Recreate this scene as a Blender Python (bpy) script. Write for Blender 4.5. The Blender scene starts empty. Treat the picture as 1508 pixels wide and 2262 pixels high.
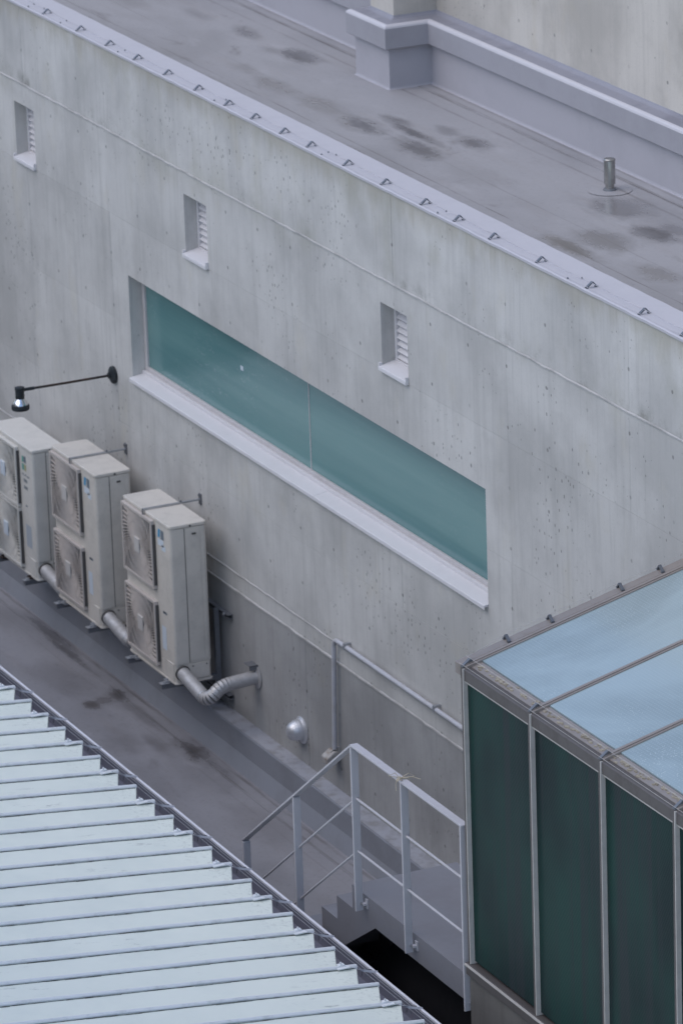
import bpy, math, random
from mathutils import Matrix, Vector
random.seed(7)
R = math.radians
scene = bpy.context.scene
COL = scene.collection

# ------------------------------------------------------------------ camera, sky, sun, exposure
cam_data = bpy.data.cameras.new('camera')
cam = bpy.data.objects.new('camera', cam_data)
COL.objects.link(cam)
rt = (0.42763697, 0.90335521, -0.03280234)
up = (-0.27493109, 0.16454620, 0.94727897)
fw = (-0.86112689, 0.39607312, -0.31872647)
CP = (37.2283, -15.2215, 12.2766)
cam.matrix_world = Matrix(((rt[0], up[0], -fw[0], CP[0]), (rt[1], up[1], -fw[1], CP[1]), (rt[2], up[2], -fw[2], CP[2]), (0, 0, 0, 1)))
cam_data.sensor_width = 36.0
cam_data.lens = 178.17
cam_data.clip_start = 0.5
cam_data.clip_end = 3000
cam_data.dof.use_dof = True
cam_data.dof.focus_distance = 32.5
cam_data.dof.aperture_fstop = 4.0
scene.camera = cam

SUN_AZ = Vector((-0.08, -0.95))        # horizontal direction towards the sun
SUN_EL = R(54)
world = bpy.data.worlds.new('World')
scene.world = world
world.use_nodes = True
wn = world.node_tree
for n in list(wn.nodes): wn.nodes.remove(n)
sky = wn.nodes.new('ShaderNodeTexSky')
sky.sky_type = 'NISHITA'
sky.sun_disc = False
sky.sun_elevation = SUN_EL
sky.sun_rotation = math.atan2(SUN_AZ.x, SUN_AZ.y)
sky.air_density = 1.0
sky.dust_density = 1.0
sky.ozone_density = 1.0
bg = wn.nodes.new('ShaderNodeBackground')
bg.inputs['Strength'].default_value = 0.13
wo = wn.nodes.new('ShaderNodeOutputWorld')
wn.links.new(sky.outputs[0], bg.inputs[0]); wn.links.new(bg.outputs[0], wo.inputs[0])
sun_d = bpy.data.lights.new('sun', 'SUN')
sun_d.energy = 0.7
sun_d.angle = R(80)
sun_d.color = (1.0, 0.96, 0.9)
sun = bpy.data.objects.new('sun', sun_d)
COL.objects.link(sun)
h = SUN_AZ.normalized() * math.cos(SUN_EL)
sun.rotation_euler = Vector((h.x, h.y, math.sin(SUN_EL))).to_track_quat('Z', 'Y').to_euler()
scene.view_settings.view_transform = 'Standard'
scene.view_settings.look = 'None'
scene.view_settings.gamma = 1.0
scene.view_settings.use_curve_mapping = False
scene.view_settings.exposure = 0.75

# ------------------------------------------------------------------ node helpers
class G:
    def __init__(s, name):
        s.m = bpy.data.materials.new(name); s.m.use_nodes = True
        s.t = s.m.node_tree
        s.b = next(n for n in s.t.nodes if n.type == 'BSDF_PRINCIPLED')
        s.p = s.t.nodes.new('ShaderNodeNewGeometry').outputs['Position']
        s.xyz = None
    def put(s, sock, v):
        if isinstance(v, bpy.types.NodeSocket): s.t.links.new(v, sock)
        elif isinstance(v, (tuple, list)) and len(v) == 3 and sock.type == 'RGBA': sock.default_value = (*v, 1)
        else: sock.default_value = v
    def math(s, op, a, b=None, c=None, clamp=False):
        n = s.t.nodes.new('ShaderNodeMath'); n.operation = op; n.use_clamp = clamp
        for i, v in enumerate((a, b, c)):
            if v is not None: s.put(n.inputs[i], v)
        return n.outputs[0]
    def axes(s):
        if s.xyz is None:
            n = s.t.nodes.new('ShaderNodeSeparateXYZ'); s.put(n.inputs[0], s.p); s.xyz = n.outputs
        return s.xyz
    def scaled(s, v, src=None):
        n = s.t.nodes.new('ShaderNodeVectorMath'); n.operation = 'MULTIPLY'
        s.put(n.inputs[0], src or s.p); n.inputs[1].default_value = v
        return n.outputs[0]
    def noise(s, scale, detail=4, rough=0.55, vec=None, dist=0.0):
        n = s.t.nodes.new('ShaderNodeTexNoise')
        s.put(n.inputs['Vector'], vec or s.p)
        n.inputs['Scale'].default_value = scale; n.inputs['Detail'].default_value = detail
        n.inputs['Roughness'].default_value = rough; n.inputs['Distortion'].default_value = dist
        return n.outputs['Fac']
    def voro(s, scale, vec=None, out='Distance', rnd=1.0):
        n = s.t.nodes.new('ShaderNodeTexVoronoi')
        s.put(n.inputs['Vector'], vec or s.p); n.inputs['Scale'].default_value = scale; n.inputs['Randomness'].default_value = rnd
        return n.outputs[out]
    def ss(s, v, a, b, lo=0.0, hi=1.0):
        n = s.t.nodes.new('ShaderNodeMapRange'); n.interpolation_type = 'SMOOTHSTEP'
        s.put(n.inputs[0], v)
        for i, k in enumerate((a, b, lo, hi)): s.put(n.inputs[i + 1], k)
        return n.outputs[0]
    def mix(s, f, a, b, mode='MIX'):
        n = s.t.nodes.new('ShaderNodeMix'); n.data_type = 'RGBA'; n.blend_type = mode
        s.put(n.inputs[0], f); s.put(n.inputs[6], a); s.put(n.inputs[7], b)
        return n.outputs[2]
    def rand(s):
        return s.t.nodes.new('ShaderNodeObjectInfo').outputs['Random']
    def bump(s, hgt, strength=0.3, dist=0.01):
        n = s.t.nodes.new('ShaderNodeBump'); n.inputs['Strength'].default_value = strength; n.inputs['Distance'].default_value = dist
        s.put(n.inputs['Height'], hgt); s.t.links.new(n.outputs[0], s.b.inputs['Normal'])
    def out(s, col=None, rough=None, metal=None, spec=None, coat=None):
        for k, v in (('Base Color', col), ('Roughness', rough), ('Metallic', metal), ('Specular IOR Level', spec), ('Coat Weight', coat)):
            if v is not None: s.put(s.b.inputs[k], v)
        return s.m
    def spot(s, x, y, rx, ry, wob):
        """soft elliptic patch on a horizontal surface, edge broken up by the noise value wob"""
        X, Y, _ = s.axes()
        a = s.math('DIVIDE', s.math('SUBTRACT', X, x), rx); b = s.math('DIVIDE', s.math('SUBTRACT', Y, y), ry)
        d = s.math('SQRT', s.math('ADD', s.math('MULTIPLY', a, a), s.math('MULTIPLY', b, b)))
        return s.ss(s.math('ADD', d, wob), 1.35, 0.25)
    def total(s, vals, op='MAXIMUM'):
        r = vals[0]
        for v in vals[1:]: r = s.math(op, r, v)
        return r
    def line(s, v, at, w):
        return s.ss(s.math('ABSOLUTE', s.math('SUBTRACT', v, at)), w, w * 0.35)

def paint(name, col, rough=0.55, dirt=0.12, scale=2.5, dirt_col=None, metal=0.0, spec=0.4, fine=40):
    g = G(name)
    n = g.ss(g.noise(scale, 6, 0.62), 0.40, 0.72)
    f = g.noise(fine, 4, 0.6)
    dc = dirt_col or tuple(c * 0.6 for c in col)
    c = g.mix(g.math('MULTIPLY', n, dirt * 2), col, dc)
    c = g.mix(g.ss(f, 0.55, 0.75, 0, dirt), c, dc)
    g.bump(f, 0.12, 0.004)
    return g.out(c, g.ss(n, 0, 1, rough, min(1, rough + 0.15)), metal, spec)

def concrete(name, base=(0.505, 0.492, 0.472), grime=1.0, holes=True, top=2.78, groove=2.073):
    g = G(name)
    X, Y, Z = g.axes()
    cloud = g.noise(0.9, 7, 0.6)
    blot = g.noise(3.2, 6, 0.65)
    streak = g.noise(1.0, 5, 0.6, vec=g.scaled((7, 7, 0.55)))
    streak2 = g.noise(1.0, 4, 0.6, vec=g.scaled((22, 22, 1.1)))
    fine = g.noise(55, 5, 0.7)
    dark = tuple(c * 0.62 for c in base); lite = tuple(min(1, c * 1.16) for c in base)
    c = g.mix(g.ss(cloud, 0.36, 0.66), lite, tuple(c * 0.87 for c in base))
    c = g.mix(g.math('MULTIPLY', g.ss(streak, 0.50, 0.74), 0.27 * grime), c, dark)
    c = g.mix(g.math('MULTIPLY', g.ss(streak2, 0.50, 0.70), 0.24 * grime), c, dark)
    c = g.mix(g.math('MULTIPLY', g.ss(blot, 0.50, 0.75), 0.26), c, dark)
    c = g.mix(g.math('MULTIPLY', g.ss(g.noise(1.4, 5, 0.6, vec=g.scaled((1, 1, 1), g.scaled((1.7, 1, 1)))), 0.55, 0.72), 0.30), c, (base[0] * 0.98, base[1] * 0.93, base[2] * 0.78))
    c = g.mix(g.ss(fine, 0.5, 0.8, 0, 0.35), c, dark)
    # weathering: warm lichen under the coping, dark growth on the pour joint
    if top:
        tnoise = g.noise(1.0, 5, 0.7, vec=g.scaled((5, 5, 1.2)))
        t = g.ss(g.math('ADD', Z, g.math('MULTIPLY', g.math('SUBTRACT', tnoise, 0.5), 0.55)), top - 0.22, top)
        c = g.mix(g.math('MULTIPLY', t, 0.46), c, (0.32, 0.285, 0.21))
        j = g.math('MULTIPLY', g.ss(Z, groove + 0.16, groove + 0.02), g.ss(Z, groove - 0.005, groove + 0.01))
        c = g.mix(g.math('MULTIPLY', g.math('MULTIPLY', j, g.ss(g.noise(2.2, 6, 0.75), 0.50, 0.68)), 0.6), c, (0.16, 0.155, 0.13))
        c = g.mix(g.math('MULTIPLY', g.math('MULTIPLY', g.ss(Z, groove - 0.28, groove), g.ss(g.noise(1.3, 5, 0.6), 0.5, 0.7)), 0.45), c, (0.36, 0.35, 0.29))
    c = g.mix(g.math('MULTIPLY', g.math('SUBTRACT', g.rand(), 0.5), 0.30), c, dark)
    hgt = g.math('MULTIPLY', fine, 0.25)
    if holes:
        cl = g.ss(g.noise(1.1, 3, 0.5), 0.42, 0.66)
        v = g.voro(9.0, vec=g.scaled((1, 1, 0.8)))
        keep = g.voro(9.0, vec=g.scaled((1, 1, 0.8)), out='Color')
        sep = g.t.nodes.new('ShaderNodeSeparateColor'); g.put(sep.inputs[0], keep)
        rad = g.math('MULTIPLY', g.math('MULTIPLY', sep.outputs[0], sep.outputs[0]), g.math('ADD', g.math('MULTIPLY', cl, 0.062), 0.040))
        hole = g.ss(g.math('SUBTRACT', v, rad), 0.016, -0.016)
        v2 = g.voro(30.0, vec=g.scaled((1, 1, 0.6)))
        k2 = g.t.nodes.new('ShaderNodeSeparateColor'); g.put(k2.inputs[0], g.voro(30.0, vec=g.scaled((1, 1, 0.6)), out='Color'))
        r2 = g.math('MULTIPLY', g.ss(k2.outputs[1], 0.62, 1.0), g.math('MULTIPLY', cl, 0.26))
        hole2 = g.math('MULTIPLY', g.ss(g.math('SUBTRACT', v2, r2), 0.03, -0.03), g.math('GREATER_THAN', r2, 0.01))
        # form tie plugs on a 0.6 x 0.45 grid
        dx = g.math('SUBTRACT', g.math('FLOORED_MODULO', g.math('ADD', X, 0.53), 0.6), 0.3)
        dz = g.math('SUBTRACT', g.math('FLOORED_MODULO', g.math('ADD', Z, 0.10), 0.45), 0.225)
        d = g.math('SQRT', g.math('ADD', g.math('MULTIPLY', dx, dx), g.math('MULTIPLY', dz, dz)))
        tie = g.ss(d, 0.017, 0.010)
        tie_in = g.math('MULTIPLY', tie, g.ss(g.noise(1.9, 2, 0.5), 0.40, 0.56, 0.35, 0.95))
        allh = g.math('MAXIMUM', g.math('MAXIMUM', hole, hole2), tie_in)
        c = g.mix(g.math('MULTIPLY', allh, 0.62), c, (0.13, 0.127, 0.12))
        hgt = g.math('SUBTRACT', hgt, g.math('MULTIPLY', allh, 1.5))
    g.bump(hgt, 0.35, 0.006)
    return g.out(c, 0.88, 0.0, 0.25)

M = {}
M['concrete'] = concrete('board_formed_concrete')
M['concrete_low'] = concrete('lower_row_concrete', (0.325, 0.320, 0.315), 1.0, True, None)  # darker concrete tone for the lowest panel row
M['concrete_rear'] = concrete('rear_wall_concrete', (0.50, 0.465, 0.42), 0.7, True, None)
M['plinth'] = concrete('plinth_concrete', (0.16, 0.15, 0.14), 1.4, False, None)
M['lavender'] = paint('grey_waterproof_paint', (0.395, 0.38, 0.405), 0.5, 0.10, 1.6)
M['ledge'] = paint('grey_ledge_paint', (0.345, 0.335, 0.36), 0.5, 0.12, 1.6)
M['ledge_top'] = paint('weathered_ledge_top', (0.27, 0.265, 0.30), 0.6, 0.25, 2.4)
M['coping'] = paint('pale_coping_paint', (0.53, 0.51, 0.535), 0.55, 0.06, 2.0)
M['sill'] = paint('white_sill_paint', (0.66, 0.64, 0.65), 0.45, 0.07, 3.0)
M['frame'] = paint('cream_window_frame', (0.56, 0.53, 0.53), 0.45, 0.10, 6.0, (0.36, 0.31, 0.29))
M['bead'] = paint('mortar_bead', (0.47, 0.455, 0.44), 0.85, 0.3, 4.0, (0.24, 0.235, 0.22))
M['rail'] = paint('lavender_rail_paint', (0.53, 0.515, 0.54), 0.45, 0.08, 5.0)
M['stair'] = paint('stair_paint', (0.225, 0.225, 0.25), 0.6, 0.12, 3.0, (0.19, 0.17, 0.17))
M['ivory'] = paint('ivory_enamel', (0.63, 0.585, 0.525), 0.45, 0.16, 5.0, (0.36, 0.34, 0.31))
M['ivory_old'] = paint('white_enamel', (0.65, 0.625, 0.58), 0.45, 0.14, 5.0, (0.40, 0.40, 0.37))
M['grille'] = paint('beige_grille_plastic', (0.54, 0.485, 0.445), 0.5, 0.12, 8.0)
M['fan_dark'] = paint('fan_cavity', (0.085, 0.08, 0.077), 0.7, 0.05)
M['badge'] = paint('badge_plastic', (0.55, 0.52, 0.49), 0.4, 0.05)
M['render'] = paint('grey_render', (0.22, 0.215, 0.20), 0.9, 0.2, 1.0)
M['zinc'] = paint('galvanised_steel', (0.48, 0.49, 0.51), 0.42, 0.25, 12.0, (0.28, 0.28, 0.29), 0.75)
M['zinc_dark'] = paint('weathered_channel', (0.20, 0.205, 0.22), 0.5, 0.25, 9.0, None, 0.4)
M['duct'] = paint('aluminium_duct_jacket', (0.50, 0.49, 0.49), 0.55, 0.25, 10.0, (0.33, 0.31, 0.30), 0.55)
M['steel'] = paint('stainless_pipe', (0.42, 0.41, 0.39), 0.28, 0.25, 14.0, (0.25, 0.24, 0.22), 0.9)
M['hood'] = paint('cast_aluminium_hood', (0.62, 0.62, 0.64), 0.38, 0.15, 10.0, None, 0.6)
M['black'] = paint('black_iron', (0.018, 0.022, 0.026), 0.4, 0.1, 8.0)
M['rust_black'] = paint('rusty_black_iron', (0.025, 0.022, 0.022), 0.5, 0.4, 9.0, (0.07, 0.035, 0.022))
M['chrome'] = paint('polished_reflector', (0.75, 0.75, 0.76), 0.12, 0.03, 8.0, None, 1.0)
M['void'] = paint('void_shade_black', (0.020, 0.020, 0.023), 0.75, 0.05, 3.0, None, 0.0, 0.1)  # black colour stands in for the shade under the landing
M['alu'] = paint('bronze_aluminium', (0.33, 0.29, 0.265), 0.42, 0.16, 6.0, (0.20, 0.175, 0.16), 0.35)
M['alu_dark'] = paint('dark_bronze_aluminium', (0.135, 0.12, 0.115), 0.45, 0.16, 6.0, (0.12, 0.11, 0.105), 0.35)
M['seal'] = paint('pale_glazing_bead', (0.52, 0.49, 0.46), 0.5, 0.15, 9.0)
M['lichen'] = paint('lichen_crust', (0.40, 0.355, 0.28), 0.9, 0.35, 18.0, (0.16, 0.14, 0.11))
M['clip'] = paint('grey_wire_clip', (0.18, 0.19, 0.21), 0.4, 0.12, 20.0, None, 0.4)
M['wire'] = paint('steel_wire', (0.52, 0.52, 0.54), 0.35, 0.1, 20.0, None, 0.6)
M['string'] = paint('jute_string', (0.52, 0.46, 0.36), 0.9, 0.2, 60.0)
M['conduit'] = paint('pale_conduit', (0.47, 0.47, 0.50), 0.45, 0.2, 7.0, (0.33, 0.30, 0.28))
M['lampbox'] = paint('weathered_lamp_box', (0.42, 0.40, 0.38), 0.5, 0.4, 16.0, (0.20, 0.15, 0.11))
M['gutter'] = paint('grey_gutter_enamel', (0.20, 0.20, 0.245), 0.4, 0.12, 3.0)
M['gutter_rim'] = paint('pale_gutter_rim', (0.72, 0.71, 0.75), 0.4, 0.1, 4.0)
M['asphalt'] = paint('asphalt', (0.05, 0.05, 0.05), 0.9, 0.2, 0.5)
M['seam_dark'] = paint('panel_gap', (0.10, 0.095, 0.09), 0.8, 0.05)
M['logo_blue'] = paint('blue_mark', (0.06, 0.30, 0.52), 0.4, 0.02)
M['logo_grey'] = paint('grey_mark', (0.17, 0.20, 0.23), 0.4, 0.02)
M['logo_green'] = paint('green_mark', (0.12, 0.36, 0.30), 0.4, 0.02)
M['logo_ochre'] = paint('ochre_mark', (0.42, 0.40, 0.22), 0.4, 0.02)
M['sticker'] = paint('white_sticker', (0.62, 0.68, 0.74), 0.4, 0.03)
M['sticker_grey'] = paint('faded_grey_sticker', (0.42, 0.46, 0.50), 0.4, 0.05)

def mint():
    g = G('mint_painted_roof_steel')
    X, Y, Z = g.axes()
    base = (0.84, 0.88, 0.80)
    n = g.noise(1.6, 6, 0.65)
    scuff = g.noise(1.0, 6, 0.75, vec=g.scaled((16, 5, 5)))
    sm = g.math('MULTIPLY', g.ss(scuff, 0.56, 0.68), g.ss(g.noise(1.3, 3, 0.5), 0.48, 0.66))
    eave = g.ss(Y, -2.55, -2.12)
    c = g.mix(g.ss(n, 0.4, 0.7, 0, 0.35), base, (0.68, 0.74, 0.69))
    c = g.mix(g.math('MULTIPLY', sm, 0.55), c, (0.34, 0.37, 0.35))
    c = g.mix(g.math('MULTIPLY', eave, g.ss(g.noise(30, 5, 0.7), 0.5, 0.7, 0, 0.35)), c, (0.18, 0.2, 0.19))
    c = g.mix(g.math('MULTIPLY', g.math('SUBTRACT', g.rand(), 0.5), 0.2), c, (0.55, 0.62, 0.61))
    g.bump(g.noise(5, 3, 0.5), 0.06, 0.02)
    return g.out(c, 0.5, 0.0, 0.35)
M['mint'] = mint()
def mint_seam():
    g = G('mint_seam_with_dirt')
    n = g.noise(1.0, 6, 0.7, vec=g.scaled((9, 7, 9)))
    c = g.mix(g.ss(n, 0.48, 0.72, 0, 0.45), (0.78, 0.80, 0.82), (0.48, 0.51, 0.50))
    return g.out(c, 0.6)
M['mint_seam'] = mint_seam()
def foot_shade_dirt():
    g = G('seam_foot_shade_dirt')  # dark line along each seam: dirt plus the seam's painted-in shade
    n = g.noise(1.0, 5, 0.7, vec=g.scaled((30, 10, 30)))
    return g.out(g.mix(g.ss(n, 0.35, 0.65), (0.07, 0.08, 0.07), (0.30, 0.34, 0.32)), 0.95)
M['foot_shade_dirt'] = foot_shade_dirt()

def deck(name, base, dark, stains, laps, scatter=0.6):
    g = G(name)
    X, Y, Z = g.axes()
    wob = g.math('ADD', g.math('MULTIPLY', g.math('SUBTRACT', g.noise(2.2, 6, 0.70, vec=g.scaled((0.6, 1.3, 1))), 0.5), 2.6), g.math('MULTIPLY', g.math('SUBTRACT', g.noise(9, 4, 0.6), 0.5), 0.7))
    wet = g.total([g.math('MULTIPLY', g.spot(x, y, rx, ry, wob), k) for x, y, rx, ry, k in stains])
    haze = g.ss(g.noise(0.8, 6, 0.62, vec=g.scaled((0.7, 1.3, 1))), 0.42, 0.70)
    run = g.ss(g.noise(1.0, 5, 0.65, vec=g.scaled((0.8, 7, 1))), 0.5, 0.72)
    c = g.mix(g.math('MULTIPLY', haze, 0.75), base, tuple(b * 0.74 for b in base))
    c = g.mix(g.ss(g.noise(1.6, 6, 0.7, vec=g.scaled((0.8, 1.6, 1))), 0.55, 0.68, 0, 0.4), c, tuple(b * 1.22 for b in base))
    c = g.mix(g.math('MULTIPLY', run, 0.22), c, (base[0] * 0.86, base[1] * 0.80, base[2] * 0.74))
    c = g.mix(g.ss(g.noise(26, 5, 0.7), 0.5, 0.75, 0, 0.22), c, dark)
    for y, w, k in laps:
        brk = g.ss(g.noise(1.0, 5, 0.7, vec=g.scaled((1.6, 20, 1))), 0.35, 0.62)
        ww = g.math('ADD', Y, g.math('MULTIPLY', g.math('SUBTRACT', g.noise(0.9, 3, 0.5), 0.5), 0.03))
        c = g.mix(g.math('MULTIPLY', g.math('MULTIPLY', g.line(ww, y, w), brk), k), c, (dark[0] * 0.8, dark[1] * 0.72, dark[2] * 0.66))
    scat = g.math('MULTIPLY', g.ss(g.noise(1.0, 6, 0.68, vec=g.scaled((1.5, 4.2, 1)), dist=0.6), 0.56, 0.70), g.ss(g.noise(0.9, 3, 0.5), 0.40, 0.62))
    c = g.mix(g.math('MULTIPLY', scat, scatter), c, tuple(d_ * 1.3 for d_ in dark))
    c = g.mix(wet, c, dark)
    rough = g.math('SUBTRACT', g.ss(haze, 0, 1, 0.52, 0.40), g.math('MULTIPLY', wet, 0.55))
    g.bump(g.math('ADD', g.math('MULTIPLY', g.noise(18, 4, 0.6), g.math('SUBTRACT', 1.0, wet)), g.math('MULTIPLY', g.noise(1.3, 3, 0.5), 2.0)), 0.10, 0.01)
    return g.out(c, rough, 0.0, 0.45)
roof_stains = [(-1.1, 1.67, .28, .10, .55), (-.05, 1.68, .30, .13, .75), (.08, 1.13, .25, .10, .35), (.78, 1.09, .35, .11, .5), (1.6, 1.12, .45, .13, .35),
               (2.3, 1.14, .34, .13, .85), (2.31, 1.42, .30, .09, .5), (2.84, 1.36, .55, .07, .75), (3.34, 1.62, .28, .13, .7), (3.23, 1.18, .42, .15, .75), (2.86, 1.61, .2, .08, .4),
               (5.55, 1.68, .30, .22, .55), (6.36, 1.54, .30, .13, .75), (6.33, 1.15, .40, .18, .65), (6.35, .86, .45, .10, .85), (7.17, 1.06, .35, .13, .6), (6.31, 1.72, .2, .1, .45),
               (-.38, 1.59, .2, .08, .3), (-1.9, 1.6, .4, .1, .35), (4.2, 1.2, .6, .2, .18), (-2.8, 1.3, .5, .15, .4), (.3, .72, .5, .06, .3), (3.0, .70, .6, .07, .55), (4.6, .66, .5, .06, .45), (6.9, .62, .5, .07, .6)]
M['deck'] = deck('grey_roof_membrane', (0.345, 0.332, 0.34), (0.115, 0.105, 0.10), roof_stains,
                 [(0.84, .012, .75), (2.06, .03, .45), (1.90, .02, .35), (1.17, .008, .30), (2.16, .03, .4)])
floor_stains = [(.31, -.34, .22, .11, .9), (.41, -.63, .12, .07, .8), (.36, -.50, .10, .12, .5), (1.82, -.33, .30, .12, .95), (1.55, -.52, .35, .09, .4), (-1.39, -.28, .6, .05, .7), (-.8, -.32, .5, .05, .7),
                (.75, -.36, .5, .06, .35), (2.2, -.30, .4, .05, .4), (1.3, -.72, .35, .16, .28), (-.3, -.6, .5, .2, .25), (3.6, -.5, .7, .25, .18), (-2.2, -.5, .6, .25, .3)]
M['floor'] = deck('terrace_membrane', (0.265, 0.257, 0.272), (0.080, 0.070, 0.067), floor_stains, [(-.235, .025, .55), (-.33, .012, .40), (-.45, .012, .15)], 0.3)
M['kerb'] = paint('kerb_membrane', (0.235, 0.245, 0.275), 0.55, 0.15, 2.2, (0.15, 0.145, 0.145))
M['kerb_top'] = paint('kerb_top_worn', (0.33, 0.335, 0.37), 0.6, 0.35, 7.0, (0.20, 0.19, 0.18))

def glass(name, base, rough, ptn, vec_scale, patt_strength, mottled, spec=0.5, streaks=None):
    g = G(name)
    n = g.noise(0.8, 4, 0.5)
    c = g.mix(g.ss(n, 0.35, 0.68), base, mottled)
    if streaks:
        st = g.noise(1.0, 4, 0.6, vec=g.scaled((9, 9, 0.35)))
        c = g.mix(g.ss(st, 0.45, 0.7, 0, 0.6), c, streaks)
    if ptn:
        w = g.t.nodes.new('ShaderNodeTexWave'); w.wave_type = 'BANDS'; w.bands_direction = 'DIAGONAL'
        g.put(w.inputs['Vector'], g.scaled(vec_scale)); w.inputs['Scale'].default_value = ptn; w.inputs['Distortion'].default_value = 0.3
        w2 = g.t.nodes.new('ShaderNodeTexWave'); w2.wave_type = 'BANDS'; w2.bands_direction = 'DIAGONAL'
        g.put(w2.inputs['Vector'], g.scaled((-vec_scale[0], vec_scale[1], vec_scale[2]))); w2.inputs['Scale'].default_value = ptn
        hh = g.math('MULTIPLY', w.outputs['Fac'], w2.outputs['Fac'])
        c = g.mix(g.math('MULTIPLY', hh, 0.25), c, tuple(min(1, b * 1.7) for b in base))
        g.bump(hh, patt_strength, 0.004)
    return g.out(c, rough, 0.0, spec)
def film_glass():
    g = G('teal_film_glass')
    band = g.noise(1.0, 5, 0.55, vec=g.scaled((0.22, 1, 3.2)), dist=0.4)  # soft reflection bands painted into the pane colour
    c = g.mix(g.ss(band, 0.32, 0.70), (0.140, 0.275, 0.268), (0.088, 0.205, 0.212))
    X, Y, Z = g.axes()
    leaf_reflection = g.math('MULTIPLY', g.ss(g.noise(1.0, 6, 0.72, vec=g.scaled((14, 1, 34)), dist=1.2), 0.56, 0.66), g.ss(g.noise(1.5, 3, 0.5), 0.47, 0.62))  # leaf-like reflections painted on as pale patches
    leaf_reflection = g.math('MULTIPLY', leaf_reflection, g.ss(X, 3.6, 1.6, 0.25, 1.0))
    c = g.mix(g.math('MULTIPLY', leaf_reflection, 0.5), c, (0.32, 0.42, 0.42))
    g.bump(g.noise(1.7, 2, 0.5), 0.05, 0.02)
    return g.out(c, 0.14, 0.0, 0.6)
M['window_glass'] = film_glass()
def cast_glass():
    g = G('green_cast_glass')
    X, Y, Z = g.axes()
    st = g.noise(1.0, 4, 0.6, vec=g.scaled((11, 11, 0.25)))
    big = g.noise(1.0, 3, 0.5, vec=g.scaled((1.3, 1.3, 0.8)))
    c = g.mix(g.ss(big, 0.35, 0.65), (0.010, 0.045, 0.037), (0.007, 0.017, 0.019))
    c = g.mix(g.ss(st, 0.46, 0.66, 0, 0.85), c, (0.024, 0.028, 0.033))
    c = g.mix(g.ss(g.noise(1.0, 5, 0.7, vec=g.scaled((24, 24, 1.2))), 0.60, 0.74, 0, 0.35), c, (0.030, 0.055, 0.048))
    d = g.math('FRACT', g.math('MULTIPLY', g.math('ADD', X, g.math('MULTIPLY', Z, 0.6)), 38.0))
    hh = g.ss(g.math('ABSOLUTE', g.math('SUBTRACT', d, 0.5)), 0.15, 0.4)
    c = g.mix(g.math('MULTIPLY', hh, 0.22), c, (0.030, 0.060, 0.055))
    g.bump(hh, 0.10, 0.003)
    return g.out(c, 0.30, 0.0, 0.08)
M['side_glass'] = cast_glass()
def frosted_roof():
    g = G('pale_frosted_roof_glass')
    X, Y, Z = g.axes()
    big = g.noise(0.7, 5, 0.55, dist=0.5)
    c = g.mix(g.ss(big, 0.36, 0.64), (0.350, 0.435, 0.460), (0.255, 0.320, 0.335))
    rr = g.voro(70.0); kk = g.t.nodes.new('ShaderNodeSeparateColor'); g.put(kk.inputs[0], g.voro(70.0, out='Color'))
    drop_sparkle = g.math('MULTIPLY', g.ss(rr, 0.30, 0.16), g.math('GREATER_THAN', kk.outputs[0], 0.62))
    drop_sparkle = g.math('MULTIPLY', drop_sparkle, g.ss(g.noise(1.1, 3, 0.5), 0.46, 0.62))
    c = g.mix(g.math('MULTIPLY', drop_sparkle, 0.6), c, (0.70, 0.76, 0.78))  # droplets and their sparkle painted as small pale dots
    d = g.math('FRACT', g.math('MULTIPLY', X, 42.0)); e = g.math('FRACT', g.math('MULTIPLY', Y, 42.0))
    hh = g.math('MULTIPLY', g.ss(g.math('ABSOLUTE', g.math('SUBTRACT', d, 0.5)), 0.1, 0.4), g.ss(g.math('ABSOLUTE', g.math('SUBTRACT', e, 0.5)), 0.1, 0.4))
    c = g.mix(g.math('MULTIPLY', hh, 0.25), c, (0.42, 0.50, 0.53))
    g.bump(g.math('ADD', hh, g.math('MULTIPLY', drop_sparkle, 1.0)), 0.12, 0.003)
    return g.out(c, 0.10, 0.0, 1.0)
M['roof_glass'] = frosted_roof()

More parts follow.
